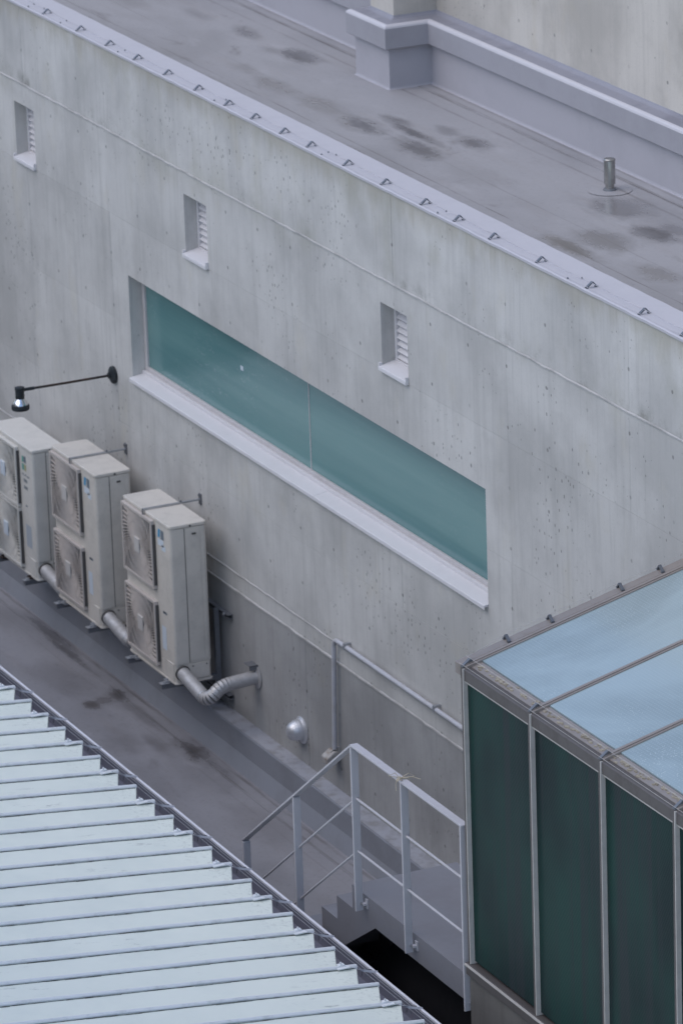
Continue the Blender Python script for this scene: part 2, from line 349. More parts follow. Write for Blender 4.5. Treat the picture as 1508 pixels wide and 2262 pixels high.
# ------------------------------------------------------------------ mesh helpers
class MB:
    def __init__(s): s.v = []; s.f = []
    def face(s, pts):
        b = len(s.v); s.v += [tuple(p) for p in pts]; s.f.append(list(range(b, b + len(pts)))); return s
    def box(s, x0, x1, y0, y1, z0, z1):
        b = len(s.v)
        s.v += [(x0, y0, z0), (x1, y0, z0), (x1, y1, z0), (x0, y1, z0), (x0, y0, z1), (x1, y0, z1), (x1, y1, z1), (x0, y1, z1)]
        s.f += [[b + i for i in q] for q in ((3, 2, 1, 0), (4, 5, 6, 7), (0, 1, 5, 4), (1, 2, 6, 5), (2, 3, 7, 6), (3, 0, 4, 7))]
        return s
    def prism(s, pts, axis, a, b_):
        """extrude a closed 2-D outline along an axis: axis 0 -> pts are (y,z), 1 -> (x,z), 2 -> (x,y)"""
        def P(u, v, t): return ((t, u, v), (u, t, v), (u, v, t))[axis]
        n = len(pts); b = len(s.v)
        s.v += [P(u, v, a) for u, v in pts] + [P(u, v, b_) for u, v in pts]
        s.f += [[b + i, b + (i + 1) % n, b + n + (i + 1) % n, b + n + i] for i in range(n)]
        s.f += [[b + i for i in range(n)][::-1], [b + n + i for i in range(n)]]
        return s
    def tube(s, path, r, seg=10, caps=True):
        path = [Vector(p) for p in path]; n = len(path); b = len(s.v)
        rr = r if isinstance(r, (list, tuple)) else [r] * n
        ref = None
        for i, p in enumerate(path):
            t = (path[min(i + 1, n - 1)] - path[max(i - 1, 0)]).normalized()
            if ref is None: ref = Vector((0, 0, 1)) if abs(t.z) < 0.9 else Vector((1, 0, 0))
            u = t.cross(ref).normalized(); w = u.cross(t).normalized(); ref = w
            for k in range(seg):
                a = 2 * math.pi * k / seg
                s.v.append(tuple(p + (u * math.cos(a) + w * math.sin(a)) * rr[i]))
        for i in range(n - 1):
            for k in range(seg):
                s.f.append([b + i * seg + k, b + i * seg + (k + 1) % seg, b + (i + 1) * seg + (k + 1) % seg, b + (i + 1) * seg + k])
        if caps:
            s.f.append([b + k for k in range(seg)][::-1]); s.f.append([b + (n - 1) * seg + k for k in range(seg)])
        return s
    def beam(s, p, q, w, hgt, side=None):
        """rectangular bar from p to q; w across `side`, hgt the other way"""
        p, q = Vector(p), Vector(q); t = (q - p).normalized()
        u = Vector(side) if side else t.cross(Vector((0, 0, 1)))
        u = (u - t * u.dot(t)).normalized(); n = u.cross(t)
        b = len(s.v)
        for e in (p, q):
            for a, c in ((-1, -1), (1, -1), (1, 1), (-1, 1)): s.v.append(tuple(e + u * a * w / 2 + n * c * hgt / 2))
        s.f += [[b + i for i in f] for f in ((0, 1, 2, 3), (7, 6, 5, 4), (0, 4, 5, 1), (1, 5, 6, 2), (2, 6, 7, 3), (3, 7, 4, 0))]
        return s
    def lathe(s, prof, o, axis, seg=20):
        """prof: (radius, distance along axis)"""
        ax = Vector(axis).normalized(); ref = Vector((0, 0, 1)) if abs(ax.z) < 0.9 else Vector((1, 0, 0))
        u = ax.cross(ref).normalized(); w = ax.cross(u); b = len(s.v); o = Vector(o)
        for r, d in prof:
            for k in range(seg):
                a = 2 * math.pi * k / seg
                s.v.append(tuple(o + ax * d + (u * math.cos(a) + w * math.sin(a)) * max(r, 1e-4)))
        for i in range(len(prof) - 1):
            for k in range(seg):
                s.f.append([b + i * seg + k, b + i * seg + (k + 1) % seg, b + (i + 1) * seg + (k + 1) % seg, b + (i + 1) * seg + k])
        s.f.append([b + k for k in range(seg)]); s.f.append([b + (len(prof) - 1) * seg + k for k in range(seg)][::-1])
        return s
    def mesh(s, name, mat, smooth=False):
        me = bpy.data.meshes.new(name); me.from_pydata(s.v, [], s.f)
        me.materials.append(M[mat])
        import bmesh
        bm = bmesh.new(); bm.from_mesh(me); bmesh.ops.recalc_face_normals(bm, faces=bm.faces)
        if smooth:
            for f in bm.faces: f.smooth = True
            for e in bm.edges:
                if len(e.link_faces) == 2 and e.calc_face_angle(0) > R(38): e.smooth = False
        bm.to_mesh(me); bm.free()
        return me

def link(name, me, parent=None, bevel=0):
    o = bpy.data.objects.new(name, me); COL.objects.link(o)
    if parent: o.parent = parent
    if bevel:
        m = o.modifiers.new('bevel', 'BEVEL'); m.width = bevel; m.segments = 2; m.limit_method = 'ANGLE'; m.angle_limit = R(40)
    return o
def part(name, mb, mat, parent=None, smooth=False, bevel=0):
    return link(name, mb.mesh(name, mat, smooth), parent, bevel)
def tag(o, label=None, cat=None, group=None, kind=None):
    for k, v in (('label', label), ('category', cat), ('group', group), ('kind', kind)):
        if v: o[k] = v
    return o
def thing(name, label, cat, loc=(0, 0, 0), group=None):
    o = bpy.data.objects.new(name, None); o.empty_display_size = 0.1; COL.objects.link(o); o.location = loc
    return tag(o, label, cat, group)
def copy_tree(o, parent=None):
    c = o.copy(); COL.objects.link(c); c.parent = parent
    for ch in list(o.children): copy_tree(ch, c)
    return c
ORD = 'first second third fourth fifth sixth seventh eighth ninth tenth eleventh twelfth thirteenth fourteenth fifteenth sixteenth seventeenth eighteenth nineteenth twentieth'.split()

def cells(x0, x1, z0, z1, holes):
    xs = sorted({x0, x1} | {v for h_ in holes for v in h_[:2] if x0 < v < x1})
    zs = sorted({z0, z1} | {v for h_ in holes for v in h_[2:] if z0 < v < z1})
    keep = {}
    for i in range(len(xs) - 1):
        for k in range(len(zs) - 1):
            cx, cz = (xs[i] + xs[i + 1]) / 2, (zs[k] + zs[k + 1]) / 2
            keep[i, k] = not any(a < cx < b and c < cz < d for a, b, c, d in holes)
    return xs, zs, keep
def wall_mesh(x0, x1, z0, z1, holes, y0, y1, gap=0.0, back=False):
    """a slab in the plane of the facade with real openings; y0 is the front"""
    xs, zs, keep = cells(x0, x1, z0, z1, holes)
    XS = [x + (gap if x == x0 else -gap if x == x1 else 0) for x in xs]
    ZS = [z + (gap if z == z0 else -gap if z == z1 else 0) for z in zs]
    mb = MB()
    for (i, k), on in keep.items():
        if not on: continue
        a, b, c, d = XS[i], XS[i + 1], ZS[k], ZS[k + 1]
        mb.face([(a, y0, c), (b, y0, c), (b, y0, d), (a, y0, d)])
        if back: mb.face([(a, y1, c), (a, y1, d), (b, y1, d), (b, y1, c)])
        for di, dk, p, q in ((-1, 0, (a, c), (a, d)), (1, 0, (b, d), (b, c)), (0, -1, (b, c), (a, c)), (0, 1, (a, d), (b, d))):
            if not keep.get((i + di, k + dk), False):
                mb.face([(p[0], y0, p[1]), (q[0], y0, q[1]), (q[0], y1, q[1]), (p[0], y1, p[1])])
    return mb if mb.f else None

# ------------------------------------------------------------------ setting
FLOOR = -2.64
tag(part('ground', MB().face([(-900, -900, -9), (900, -900, -9), (900, 900, -9), (-900, 900, -9)]), 'asphalt'), 'dark asphalt ground far below the terrace', kind='structure')
tag(part('terrace_floor', MB().box(-14, 9.70, -2.30, -0.195, FLOOR - 0.3, FLOOR), 'floor'), 'stained grey membrane floor of the narrow terrace', kind='structure')
kerb = tag(part('kerb', MB().prism([(0, -2.95), (-.198, -2.95), (-.198, FLOOR + .002), (-.150, -2.505), (-.150, -2.32), (-.143, -2.3085), (0, -2.3085)], 0, -14, 9.66), 'kerb'),
           'dark grey membrane upstand along the foot of the concrete wall', kind='structure')
part('kerb_capping', MB().box(-14, 9.66, -.143, -.001, -2.308, -2.304), 'kerb_top', kerb)
lap = MB().box(-14, 9.6, -.345, -.200, FLOOR + .0005, FLOOR + .0045)
part('membrane_lap', lap, 'floor', bpy.data.objects['terrace_floor'])

# ------------------------------------------------------------------ unseen block added behind the mint roof, outside the frame, to shade the terrace
nb = thing('shade_block', 'unseen grey block added behind the mint metal roof to shade the terrace', 'building', (0, 0, 0))
part('wall', MB().box(-24, 15, -22, -10.3, -9, 5.0), 'render', nb)
part('parapet', MB().box(-24.1, 15.1, -22.1, -10.2, 5.0, 5.3), 'render', nb)
for i in range(9):
    for z in (0.6, 3.4):
        f_ = part('window', MB().box(-21 + i * 4, -19 + i * 4, -10.3, -10.24, z, z + 1.5), 'alu_dark', nb)
        part('pane', MB().box(-20.93 + i * 4, -19.07 + i * 4, -10.24, -10.235, z + .07, z + 1.43), 'side_glass', f_)

# ------------------------------------------------------------------ the concrete building
bld = thing('concrete_building', 'pale board-marked concrete building with long teal strip window and flat roof', 'building', (0, 0, 0))
TOP, GRV = 2.765, 2.073
vents = [(-2.265, -1.825), (1.345, 1.785), (4.940, 5.380)]
WX0, WX1, WZ0, WZ1 = 0.107, 6.590, 0.020, 0.912
holes = [(WX0, WX1, WZ0, WZ1)] + [(a, b, 1.395, 1.888) for a, b in vents]
wall = part('wall', wall_mesh(-14, 18, -9, TOP, holes, 0.030, 0.30, 0, True), 'concrete', bld)
part('base_wall', MB().box(-14, 18, 0.0, 0.029, -9, -2.33), 'concrete', bld)
xj = [-14.63 + 1.8 * i for i in range(19)]
rows = [(-2.33, -1.237), (-1.237, -0.43), (-0.43, 0.47), (0.47, 1.37), (1.37, GRV), (GRV, TOP)]
for i in range(18):
    for za, zb in rows:
        off = random.uniform(-.0018, .0018) if zb != GRV else 0
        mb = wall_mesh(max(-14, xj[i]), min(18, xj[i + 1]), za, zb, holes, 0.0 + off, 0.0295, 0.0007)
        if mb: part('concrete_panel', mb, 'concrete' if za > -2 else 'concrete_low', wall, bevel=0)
# irregular mortar beads at the pour joints
def bead(z, hgt, proud, x0, x1):
    mb = MB(); pts = []
    n = int((x1 - x0) / 0.12)
    for i in range(n + 1):
        x = x0 + (x1 - x0) * i / n
        j = random.uniform(-.004, .004); k = proud * random.uniform(.65, 1.3)
        pts.append(((x, -.0005, z + hgt / 2 + j), (x, -k, z + hgt * .25 + j), (x, -k, z - hgt * .25 + j), (x, -.0005, z - hgt / 2 + j)))
    for a, b in zip(pts, pts[1:]):
        for q in range(3): mb.face([a[q], b[q], b[q + 1], a[q + 1]])
    return mb
part('joint_bead', bead(GRV, 0.022, 0.007, -14, 18), 'bead', bld)
part('joint_bead', bead(-1.237, 0.026, 0.009, -14, 9.6), 'bead', bld)
part('joint_bead', bead(-1.085, 0.022, 0.007, -14, 9.6), 'bead', bld)
# parapet, coping, roof deck
def wavy_coping():
    mb = MB(); n = 260; prof = []
    for i in range(n + 1):
        x = -14 + 32 * i / n
        w = random.uniform(-.003, .003); z = random.uniform(-.0015, .0015)
        prof.append([(x, -.010 + w, TOP - .004), (x, -.012 + w, TOP + .016 + z), (x, .0 + w, TOP + .021 + z), (x, .285, TOP + .021 + z), (x, .300, TOP + .010), (x, .300, TOP - .03)])
    for a, b in zip(prof, prof[1:]):
        for q in range(5): mb.face([a[q], b[q], b[q + 1], a[q + 1]])
    return mb
part('parapet_coping', wavy_coping(), 'coping', bld, True)
part('parapet_back', MB().prism([(0.299, TOP - .02), (0.299, 2.53), (0.36, 2.501), (.25, 2.501), (.25, TOP - .02)], 0, -14, 18), 'lavender', bld)
part('roof_deck', MB().box(-14, 18, 0.301, 2.6, 2.2, 2.5), 'deck', bld)
part('membrane_strip', MB().box(-14, 18, 0.36, 0.835, 2.5005, 2.5040), 'deck', bld)
part('membrane_strip', MB().box(-14, 18, 2.055, 2.160, 2.5005, 2.5040), 'deck', bld)
# strip window
win = thing('window', None, None); win.parent = bld; win.name = 'window'
fy = 0.115
part('frame', MB().box(WX0 + .002, WX0 + .050, fy, fy + .09, WZ0 + .05, WZ1 - .002).box(WX1 - .05, WX1 - .002, fy, fy + .09, WZ0 + .05, WZ1 - .002)
     .box(WX0 + .002, WX1 - .002, fy - .003, fy + .09, WZ0 + .045, WZ0 + .098).box(WX0 + .002, WX1 - .002, fy, fy + .09, WZ1 - .03, WZ1 - .003), 'frame', win, bevel=.004)
part('frame_upstand', MB().box(WX0 + .003, WX1 - .003, fy - .028, fy - .004, WZ0 + .028, WZ0 + .066), 'sill', win, bevel=.004)
for a, b in ((WX0 + .052, 3.318), (3.330, WX1 - .052)):
    part('pane', MB().box(a, b, fy + .018, fy + .030, WZ0 + .099, WZ1 - .031), 'window_glass', win)
part('sticker', MB().box(2.035, 2.085, fy + .0165, fy + .0178, .585, .622), 'sticker', win)
part('joint_strip', MB().box(3.319, 3.329, fy + .014, fy + .032, WZ0 + .099, WZ1 - .031), 'frame', win)
sl = [(fy - .005, WZ0 + .040), (-.030, WZ0 + .018), (-.034, WZ0 + .012), (-.034, WZ0 - .016), (-.026, WZ0 - .016), (-.026, WZ0 + .001), (fy - .005, WZ0 + .001)]
for a, b in ((WX0 + .001, 3.70), (3.704, WX1 - .001)):
    part('sill', MB().prism(sl, 0, a, b), 'sill', win, bevel=.002)
# louvre vents
for a, b in vents:
    v = thing('louvre_vent', None, None); v.parent = bld
    ly = 0.105
    part('frame', MB().box(a + .002, a + .032, ly, ly + .06, 1.425, 1.886).box(b - .032, b - .002, ly, ly + .06, 1.425, 1.886)
         .box(a + .002, b - .002, ly - .002, ly + .06, 1.400, 1.440).box(a + .002, b - .002, ly, ly + .06, 1.862, 1.8865), 'sill', v, bevel=.003)
    part('backing', MB().box(a + .03, b - .03, ly + .061, ly + .07, 1.41, 1.88), 'seam_dark', v)
    slat = MB().prism([(ly + .008, 0.0), (ly + .004, .006), (ly + .047, .052), (ly + .051, .046)], 0, a + .033, b - .033).mesh('slat', 'sill')
    for k in range(8):
        o = link('slat', slat, v); o.location.z = 1.446 + k * .0515
    part('sill', MB().prism([(ly - .003, 1.4275), (-.028, 1.400), (-.030, 1.392), (-.030, 1.368), (-.022, 1.368), (-.022, 1.3955), (ly - .003, 1.3955)], 0, a - .012, b + .006), 'sill', v, bevel=.002)
    part('sill_upstand', MB().box(b - .004, b + .0065, -.027, -.001, 1.369, 1.425), 'sill', v)
    part('sill_upstand', MB().box(a - .0125, a + .004, -.027, -.001, 1.369, 1.425), 'sill', v)

# ------------------------------------------------------------------ set-back upper storey behind the flat roof
YR, YC, XC0, XC1 = 2.19, 1.81, 0.785, 1.41
upst = thing('upper_storey', 'set-back concrete upper storey with grey painted ledge and pilaster behind the flat roof', 'wall', (0, YR, 2.5))
upst.location = (0, 0, 0)
def sweep(prof):
    mb = MB(); rows_ = []
    for o, z in prof:
        rows_.append([(-14, YR - o, z), (XC0 - o, YR - o, z), (XC0 - o, YC - o, z), (XC1 + o, YC - o, z), (XC1 + o, YR - o, z), (18, YR - o, z)])
    for a, b in zip(rows_, rows_[1:]):
        for i in range(5): mb.face([a[i], a[i + 1], b[i + 1], b[i]])
    return mb
part('upstand', sweep([(.016, 2.5005), (.004, 2.507), (0, 2.52), (0, 2.853)]), 'lavender', upst, bevel=0)
part('ledge_fascia', sweep([(-.02, 2.851), (.050, 2.846), (.054, 2.851), (.054, 3.014)]), 'ledge', upst)
part('ledge_rim', sweep([(.054, 3.014), (.050, 3.028), (.036, 3.040), (.020, 3.044)]), 'coping', upst, True)  # lit edge of the ledge put in as paler paint
part('ledge_top', sweep([(.020, 3.044), (-.070, 3.052), (-.090, 3.064), (-.115, 3.104)]), 'ledge_top', upst)
part('pilaster', MB().box(XC0 + .1, XC1 - .1, YC + .1, YR + .1, 3.05, 7.0), 'concrete_rear', upst)
for i in range(18):
    for za, zb in ((3.05, 3.95), (3.95, 4.85), (4.85, 5.75), (5.75, 7.0)):
        x0, x1 = max(-14, xj[i] + .9), min(18, xj[i + 1] + .9)
        if x0 < XC0 + .1 < x1: x1b = XC0 + .1
        else: x1b = x1
        spans = [(x0, x1b)] if x1b == x1 else [(x0, x1b), (XC1 - .1, x1)]
        if x0 > XC0 + .1 and x0 < XC1 - .1: spans = [(XC1 - .1, x1)]
        for a, b in spans:
            if b - a > .02:
                w_ = wall_mesh(a, b, za, zb, [], YR + .1 + random.uniform(-.001, .001), YR + .14, .0008)
                part('concrete_panel', w_, 'concrete_rear', upst)
part('wall', MB().box(-14, 18, YR + .14, YR + .4, 2.2, 7.0), 'concrete_rear', upst)

# ------------------------------------------------------------------ glazed annex at the right
AX0, AY, AZT, AZB, MS = 9.62, -1.70, 0.855, -1.255, 0.942
SL = (1.265 - AZT) / 1.70
ann = thing('glazed_annex', 'green glass lean-to with bronze frames and pale blue glass roof', 'glass annex', (0, 0, 0))
AX1 = AX0 + 8 * MS
def rz(y): return AZT + (y - AY) * SL
def roofbox(mb, x0, x1, y0, y1, d0, d1):
    b = len(mb.v)
    for y in (y0, y1):
        for x, d in ((x0, d0), (x1, d0), (x1, d1), (x0, d1)): mb.v.append((x, y, rz(y) + d))
    mb.f += [[b + i for i in f] for f in ((0, 1, 2, 3), (7, 6, 5, 4), (0, 4, 5, 1), (1, 5, 6, 2), (2, 6, 7, 3), (3, 7, 4, 0))]
    return mb
for i in range(8):
    a = AX0 + i * MS + .0245; b = AX0 + (i + 1) * MS - .0225
    part('side_pane', MB().box(a, b, AY + .020, AY + .032, AZB + .05, AZT - .085), 'side_glass', ann)
    part('roof_pane', roofbox(MB(), a, b, AY + .13, -.02, -.012, 0.0), 'roof_glass', ann)
    part('glazing_bead', MB().box(a, b, AY + .004, AY + .016, AZT - .099, AZT - .087), 'seal', ann)
for i in range(9):
    x = AX0 + i * MS
    m = part('mullion', MB().box(x - .022, x + .014, AY - .006, AY + .06, AZB + .03, AZT + .0005), 'alu_dark', ann, bevel=.003)
    part('cover_strip', MB().box(x + .0145, x + .024, AY - .012, AY + .058, AZB + .031, AZT - .004), 'seal', m)
    r_ = part('rafter', roofbox(MB(), x - .027, x + .027, AY + .01, -.004, -.055, .009), 'alu', ann, bevel=.003)
    roof_cap = roofbox(MB(), x - .012, x + .012, AY + .02, -.006, .0095, .015)
    part('cover_strip', roof_cap, 'alu', r_)
roofedge = roofbox(MB(), AX0 - .115, AX0 - .035, AY + .0, -.004, -.07, .006)
part('verge_flashing', roofedge, 'alu', ann, bevel=.003)
eave = MB().prism([(AY - .003, AZT - .085), (AY - .003, AZT - .010), (AY + .004, AZT - .003), (AY + .050, AZT - .002), (AY + .050, AZT - .085)], 0, AX0 - .032, AX1 + .03)
part('eave_beam', eave, 'alu_dark', ann, bevel=.002)
part('eave_channel', MB().prism([(AY + .051, AZT - .06), (AY + .051, AZT + .001), (AY + .125, AZT + .022), (AY + .125, AZT - .06)], 0, AX0 - .03, AX1), 'alu', ann)
crust = MB()
for i in range(420):
    x = random.uniform(AX0 + .02, AX1); y = AY + .082 + random.gauss(0, .010); s_ = random.uniform(.006, .022); hgt = random.uniform(.003, .008)
    z = AZT + .001 + (y - AY - .051) / .074 * .021
    crust.prism([(x - s_, y - s_ * .45), (x + s_ * .2, y - s_ * .6), (x + s_, y), (x + s_ * .3, y + s_ * .5), (x - s_ * .8, y + s_ * .3)], 2, z - .003, z + hgt)
tag(part('lichen', crust, 'lichen', ann), None, kind='stuff')
part('sill_beam', MB().box(AX0 - .03, AX1 + .03, AY - .022, AY + .08, AZB - .055, AZB + .029), 'alu_dark', ann, bevel=.004)
part('sill_strip', MB().box(AX0 - .028, AX1 + .03, AY - .034, AY - .0225, AZB + .012, AZB + .024), 'seal', ann)
part('plinth', MB().box(AX0 - .025, AX1 + .02, AY + .005, -.003, -9, AZB - .056), 'plinth', ann)
part('end_pane', MB().prism([(AY + .07, AZB), (AY + .07, AZT - .08), (-.02, rz(-.02) - .08), (-.02, AZB)], 0, AX0 - .012, AX0), 'side_glass', ann)
part('end_pane', MB().prism([(AY + .07, AZB), (AY + .07, AZT - .08), (-.02, rz(-.02) - .08), (-.02, AZB)], 0, AX1, AX1 + .012), 'side_glass', ann)
part('floor_slab', MB().box(AX0 + .03, AX1 - .03, AY + .1, -.01, AZB - .05, AZB - .03), 'seam_dark', ann)

# ------------------------------------------------------------------ mint standing-seam roof and its gutter
PIT = math.tan(R(6.3)); EY = -2.125; EZ = -1.535; SP = 0.3435; SX = 2.486 - 20 * SP
RIDGE = -10.0
def mz(y): return EZ + (EY - y) * PIT
mr = thing('metal_roof_building', 'low building with pale mint standing-seam metal roof', 'building', (0, 0, 0))
NS = 62
def slope_box(mb, x0, x1, y0, y1, d0, d1):
    b = len(mb.v)
    for y in (y0, y1):
        for x, d in ((x0, d0), (x1, d0), (x1, d1), (x0, d1)): mb.v.append((x, y, mz(y) + d))
    mb.f += [[b + i for i in f] for f in ((0, 1, 2, 3), (7, 6, 5, 4), (0, 4, 5, 1), (1, 5, 6, 2), (2, 6, 7, 3), (3, 7, 4, 0))]
    return mb
pan = MB()
pe = [(.010, EY + .028), (SP - .010, EY - .110), (SP - .010, RIDGE), (.010, RIDGE)]
pan.face([(x, y, mz(y)) for x, y in pe]); pan.face([(x, y, mz(y) - .004) for x, y in pe][::-1])
for (xa, ya), (xb, yb) in zip(pe, pe[1:] + pe[:1]): pan.face([(xa, ya, mz(ya) - .004), (xb, yb, mz(yb) - .004), (xb, yb, mz(yb)), (xa, ya, mz(ya))])
pan.face([(pe[0][0], pe[0][1] + .001, mz(pe[0][1])), (pe[1][0], pe[1][1] + .001, mz(pe[1][1])), (pe[1][0], pe[1][1] + .004, mz(pe[1][1]) - .022), (pe[0][0], pe[0][1] + .004, mz(pe[0][1]) - .022)])
pan_me = pan.mesh('roof_pan', 'mint')
# a seam that wanders a little, the way folded sheet does
seam_mes = []
for v_ in range(3):
    mb = MB(); n = 24; pts = []
    for i in range(n + 1):
        y = EY + .034 + (RIDGE - EY) * i / n
        w = random.uniform(-.003, .003) if i else 0; z = mz(y)
        pts.append([(-.012 + w, y, z - .002), (-.016 + w, y, z + .012), (-.011 + w, y, z + .023), (.004 + w, y, z + .025), (.013 + w, y, z + .014), (.012 + w, y, z - .002)])
    for a, b in zip(pts, pts[1:]):
        for q in range(5): mb.face([a[q], b[q], b[q + 1], a[q + 1]])
    mb.face(pts[0]); mb.face(pts[-1][::-1])
    seam_mes.append(mb.mesh('seam', 'mint_seam'))
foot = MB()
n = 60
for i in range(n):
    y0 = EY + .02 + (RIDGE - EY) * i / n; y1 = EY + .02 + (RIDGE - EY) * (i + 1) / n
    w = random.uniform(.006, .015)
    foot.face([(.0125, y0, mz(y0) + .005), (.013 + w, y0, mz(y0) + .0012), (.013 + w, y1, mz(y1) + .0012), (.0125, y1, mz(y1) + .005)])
foot_me = foot.mesh('seam_foot', 'foot_shade_dirt')
for i in range(NS):
    o = link('roof_pan', pan_me, mr); o.location.x = SX + i * SP
    sm_ = link('seam', random.choice(seam_mes), mr); sm_.location.x = SX + i * SP
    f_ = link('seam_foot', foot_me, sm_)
    if i % 2 == 0:
        c_ = part('seam_clip', MB().box(-.030, .004, EY - .10, EY - .055, .0, .012).box(-.012, -.003, EY - .085, EY - .075, -.02, .03).box(.0145, .038, EY - .12, EY - .028, -.006, .002), 'mint_seam', sm_) if i == 0 else None
        if i == 0:
            clip_me = c_.data; c_.location.z = EZ + .028
        else:
            c_ = link('seam_clip', clip_me, sm_); c_.location.z = EZ + .028
part('wall', MB().box(SX, SX + NS * SP, RIDGE, EY - .201, -9, EZ - .05), 'plinth', mr)
part('eave_fascia', MB().box(SX, SX + NS * SP, EY - .20, EY - .170, EZ - .20, EZ - .030), 'gutter', mr)
part('roof_underlay', slope_box(MB(), SX, SX + NS * SP, EY - .150, RIDGE, -.03, -.006), 'gutter', mr)
part('roof_back_slope', MB().face([(SX, RIDGE, mz(RIDGE)), (SX + NS * SP, RIDGE, mz(RIDGE)), (SX + NS * SP, -18, EZ), (SX, -18, EZ)]), 'mint', mr)
GY = -1.950; GZ = -1.600
gut = thing('eave_gutter', 'grey box gutter with bird wires along the eave of the mint metal roof', 'gutter', (0, 0, 0))
gx0, gx1 = SX, SX + NS * SP
part('trough', MB().prism([(GY, GZ - .012), (GY, GZ - .135), (EY - .168, GZ - .135), (EY - .168, GZ + .02), (EY - .164, GZ + .02), (EY - .164, GZ - .130), (GY - .006, GZ - .130), (GY - .006, GZ - .012)], 0, gx0, gx1), 'gutter', gut)
part('rim', MB().prism([(GY - .012, GZ - .010), (GY - .012, GZ + .002), (GY + .004, GZ + .005), (GY + .012, GZ - .002), (GY + .012, GZ - .018), (GY + .001, GZ - .018), (GY + .001, GZ - .011)], 0, gx0, gx1), 'gutter_rim', gut)
for dy, dz in ((-.030, .006), (-.052, .012), (-.078, .010)):
    part('wire', MB().tube([(gx0, GY + dy, GZ + dz), (gx1, GY + dy, GZ + dz)], .0022, 5), 'wire', gut)
def strap_mesh():
    mb = MB(); n = 14; a = Vector((0.012, EY - .03, EZ + .030)); b = Vector((.020, GY + .006, GZ + .006)); pr = None
    for i in range(n + 1):
        t = i / n; p = a.lerp(b, t); p.z -= .012 * math.sin(math.pi * t)
        ang = math.pi * max(0, min(1, (t - .28) / .3)) * .55
        w = Vector((math.cos(ang), 0, math.sin(ang))) * .0085
        q = (p - w, p + w)
        if pr: mb.face([pr[0], pr[1], q[1], q[0]])
        pr = q
    return mb
smb = strap_mesh()
sme = smb.mesh('strap', 'gutter_rim')
hook = MB().tube([(0, GY - .09, GZ - .02), (0, GY - .085, GZ + .022), (.0, GY - .02, GZ + .010), (0, GY - .005, GZ - .01)], .004, 6).tube([(.0, GY - .055, GZ + .016), (.022, GY - .07, GZ - .03)], .0035, 6).mesh('wire_hook', 'clip')
for i in range(0, NS, 2):
    o = link('strap', sme, gut); o.location.x = SX + i * SP
    so = o.modifiers.new('thick', 'SOLIDIFY'); so.thickness = .002
    o = link('wire_hook', hook, gut); o.location.x = SX + i * SP - .03

# ------------------------------------------------------------------ stair, landing and black sheet painting the shade below
LZ = -1.39; LY0, LY1 = -1.645, -0.835; LX = 7.67; RISE = (LZ - FLOOR) / 7; TR = 0.262
st = thing('steel_staircase', 'grey painted steel stair and landing beside the glass annex', 'staircase', (0, 0, 0))
part('landing', MB().box(LX, AX0 - .03, LY0 + .008, LY1 - .008, LZ - .06, LZ), 'stair', st)
edge = [(AX0 - .032, LZ + .001), (LX, LZ + .001)]
for k in range(1, 7):
    edge += [(LX - (k - 1) * TR, LZ - k * RISE + .001), (LX - k * TR, LZ - k * RISE + .001)]
xe = LX - 6 * TR
edge += [(xe, FLOOR + .001), (xe + .25, FLOOR + .001), (8.03, -1.585), (AX0 - .032, -1.585)]
for y in (LY0, LY1 - .008):
    part('stringer', MB().prism(edge, 1, y, y + .0078), 'stair', st)
for k in range(1, 7):
    part('tread', MB().box(LX - k * TR, LX - (k - 1) * TR - .0005, LY0 + .008, LY1 - .008, LZ - k * RISE - .012, LZ - k * RISE), 'stair', st)
for k in range(1, 8):
    x = LX - (k - 1) * TR
    part('riser', MB().box(x - .0004, x + .006, LY0 + .0082, LY1 - .0082, LZ - k * RISE + .0004, LZ - (k - 1) * RISE - .0125), 'stair', st)
inf = tag(part('void_shade_sheet', MB().prism([(6.75, FLOOR + .004), (8.06, -1.600), (AX0 - .04, -1.600), (AX0 - .04, FLOOR + .004)], 1, -1.36, -1.34), 'void'),
          'added black sheet painting the shade under the stair landing', 'screen')

# ------------------------------------------------------------------ handrail
hr = thing('handrail', 'lavender grey flat-bar handrail on the steel stair and landing', 'handrail', (0, 0, 0))
HY = -1.690; HT = -0.272
xA, xE, xC, zC = 7.875, 9.545, 5.965, -1.66
def top_line(p, q, name='top_rail', w=.058, t_=.014): part(name, MB().beam(p, q, w, t_, (0, 1, 0)), 'rail', hr, bevel=.002)
top_line((xA - .004, HY, HT), (xE + .02, HY, HT)); top_line((xA + .001, HY, HT - .0005), (xC - .02, HY, zC))
sl_ = (HT - zC) / (xA - xC)
for dz in (.395, .785):
    part('mid_rail', MB().tube([(xE, HY + .005, HT - dz), (xA, HY + .005, HT - dz)], .0085, 8), 'rail', hr, True)
    part('mid_rail', MB().tube([(xA, HY + .005, HT - dz), (xC, HY + .005, zC - dz)], .0085, 8), 'rail', hr, True)
def post(x, zt, zb, bx=True):
    p = part('post', MB().box(x - .009, x + .009, HY - .028, HY + .028, zb, zt), 'rail', hr, bevel=.002)
    if bx:
        part('fixing_plate', MB().box(x + .02, x + .055, LY0 - .008, LY0 - .0005, zb + .02, zb + .09).box(x + .0095, x + .045, LY0 - .03, LY0 - .0085, zb + .045, zb + .060), 'rail', p)
        part('bolt', MB().lathe([(.010, 0), (.010, .012)], (x + .0092, HY + .012, zb + .055), (1, 0, 0), 6), 'zinc', p)
post(xA, HT - .007, -1.50); post(8.655, HT - .007, -1.52); post(xE, HT - .007, -1.60)
for x in (6.88, xC):
    zt = HT - (xA - x) * sl_
    zs = LZ - (LX - x) / TR * RISE
    post(x, zt - .006, zs - .12)
part('end_plate', MB().box(xC - .022, xC - .0095, HY - .028, HY + .028, zC - .10, zC - .004), 'rail', hr)
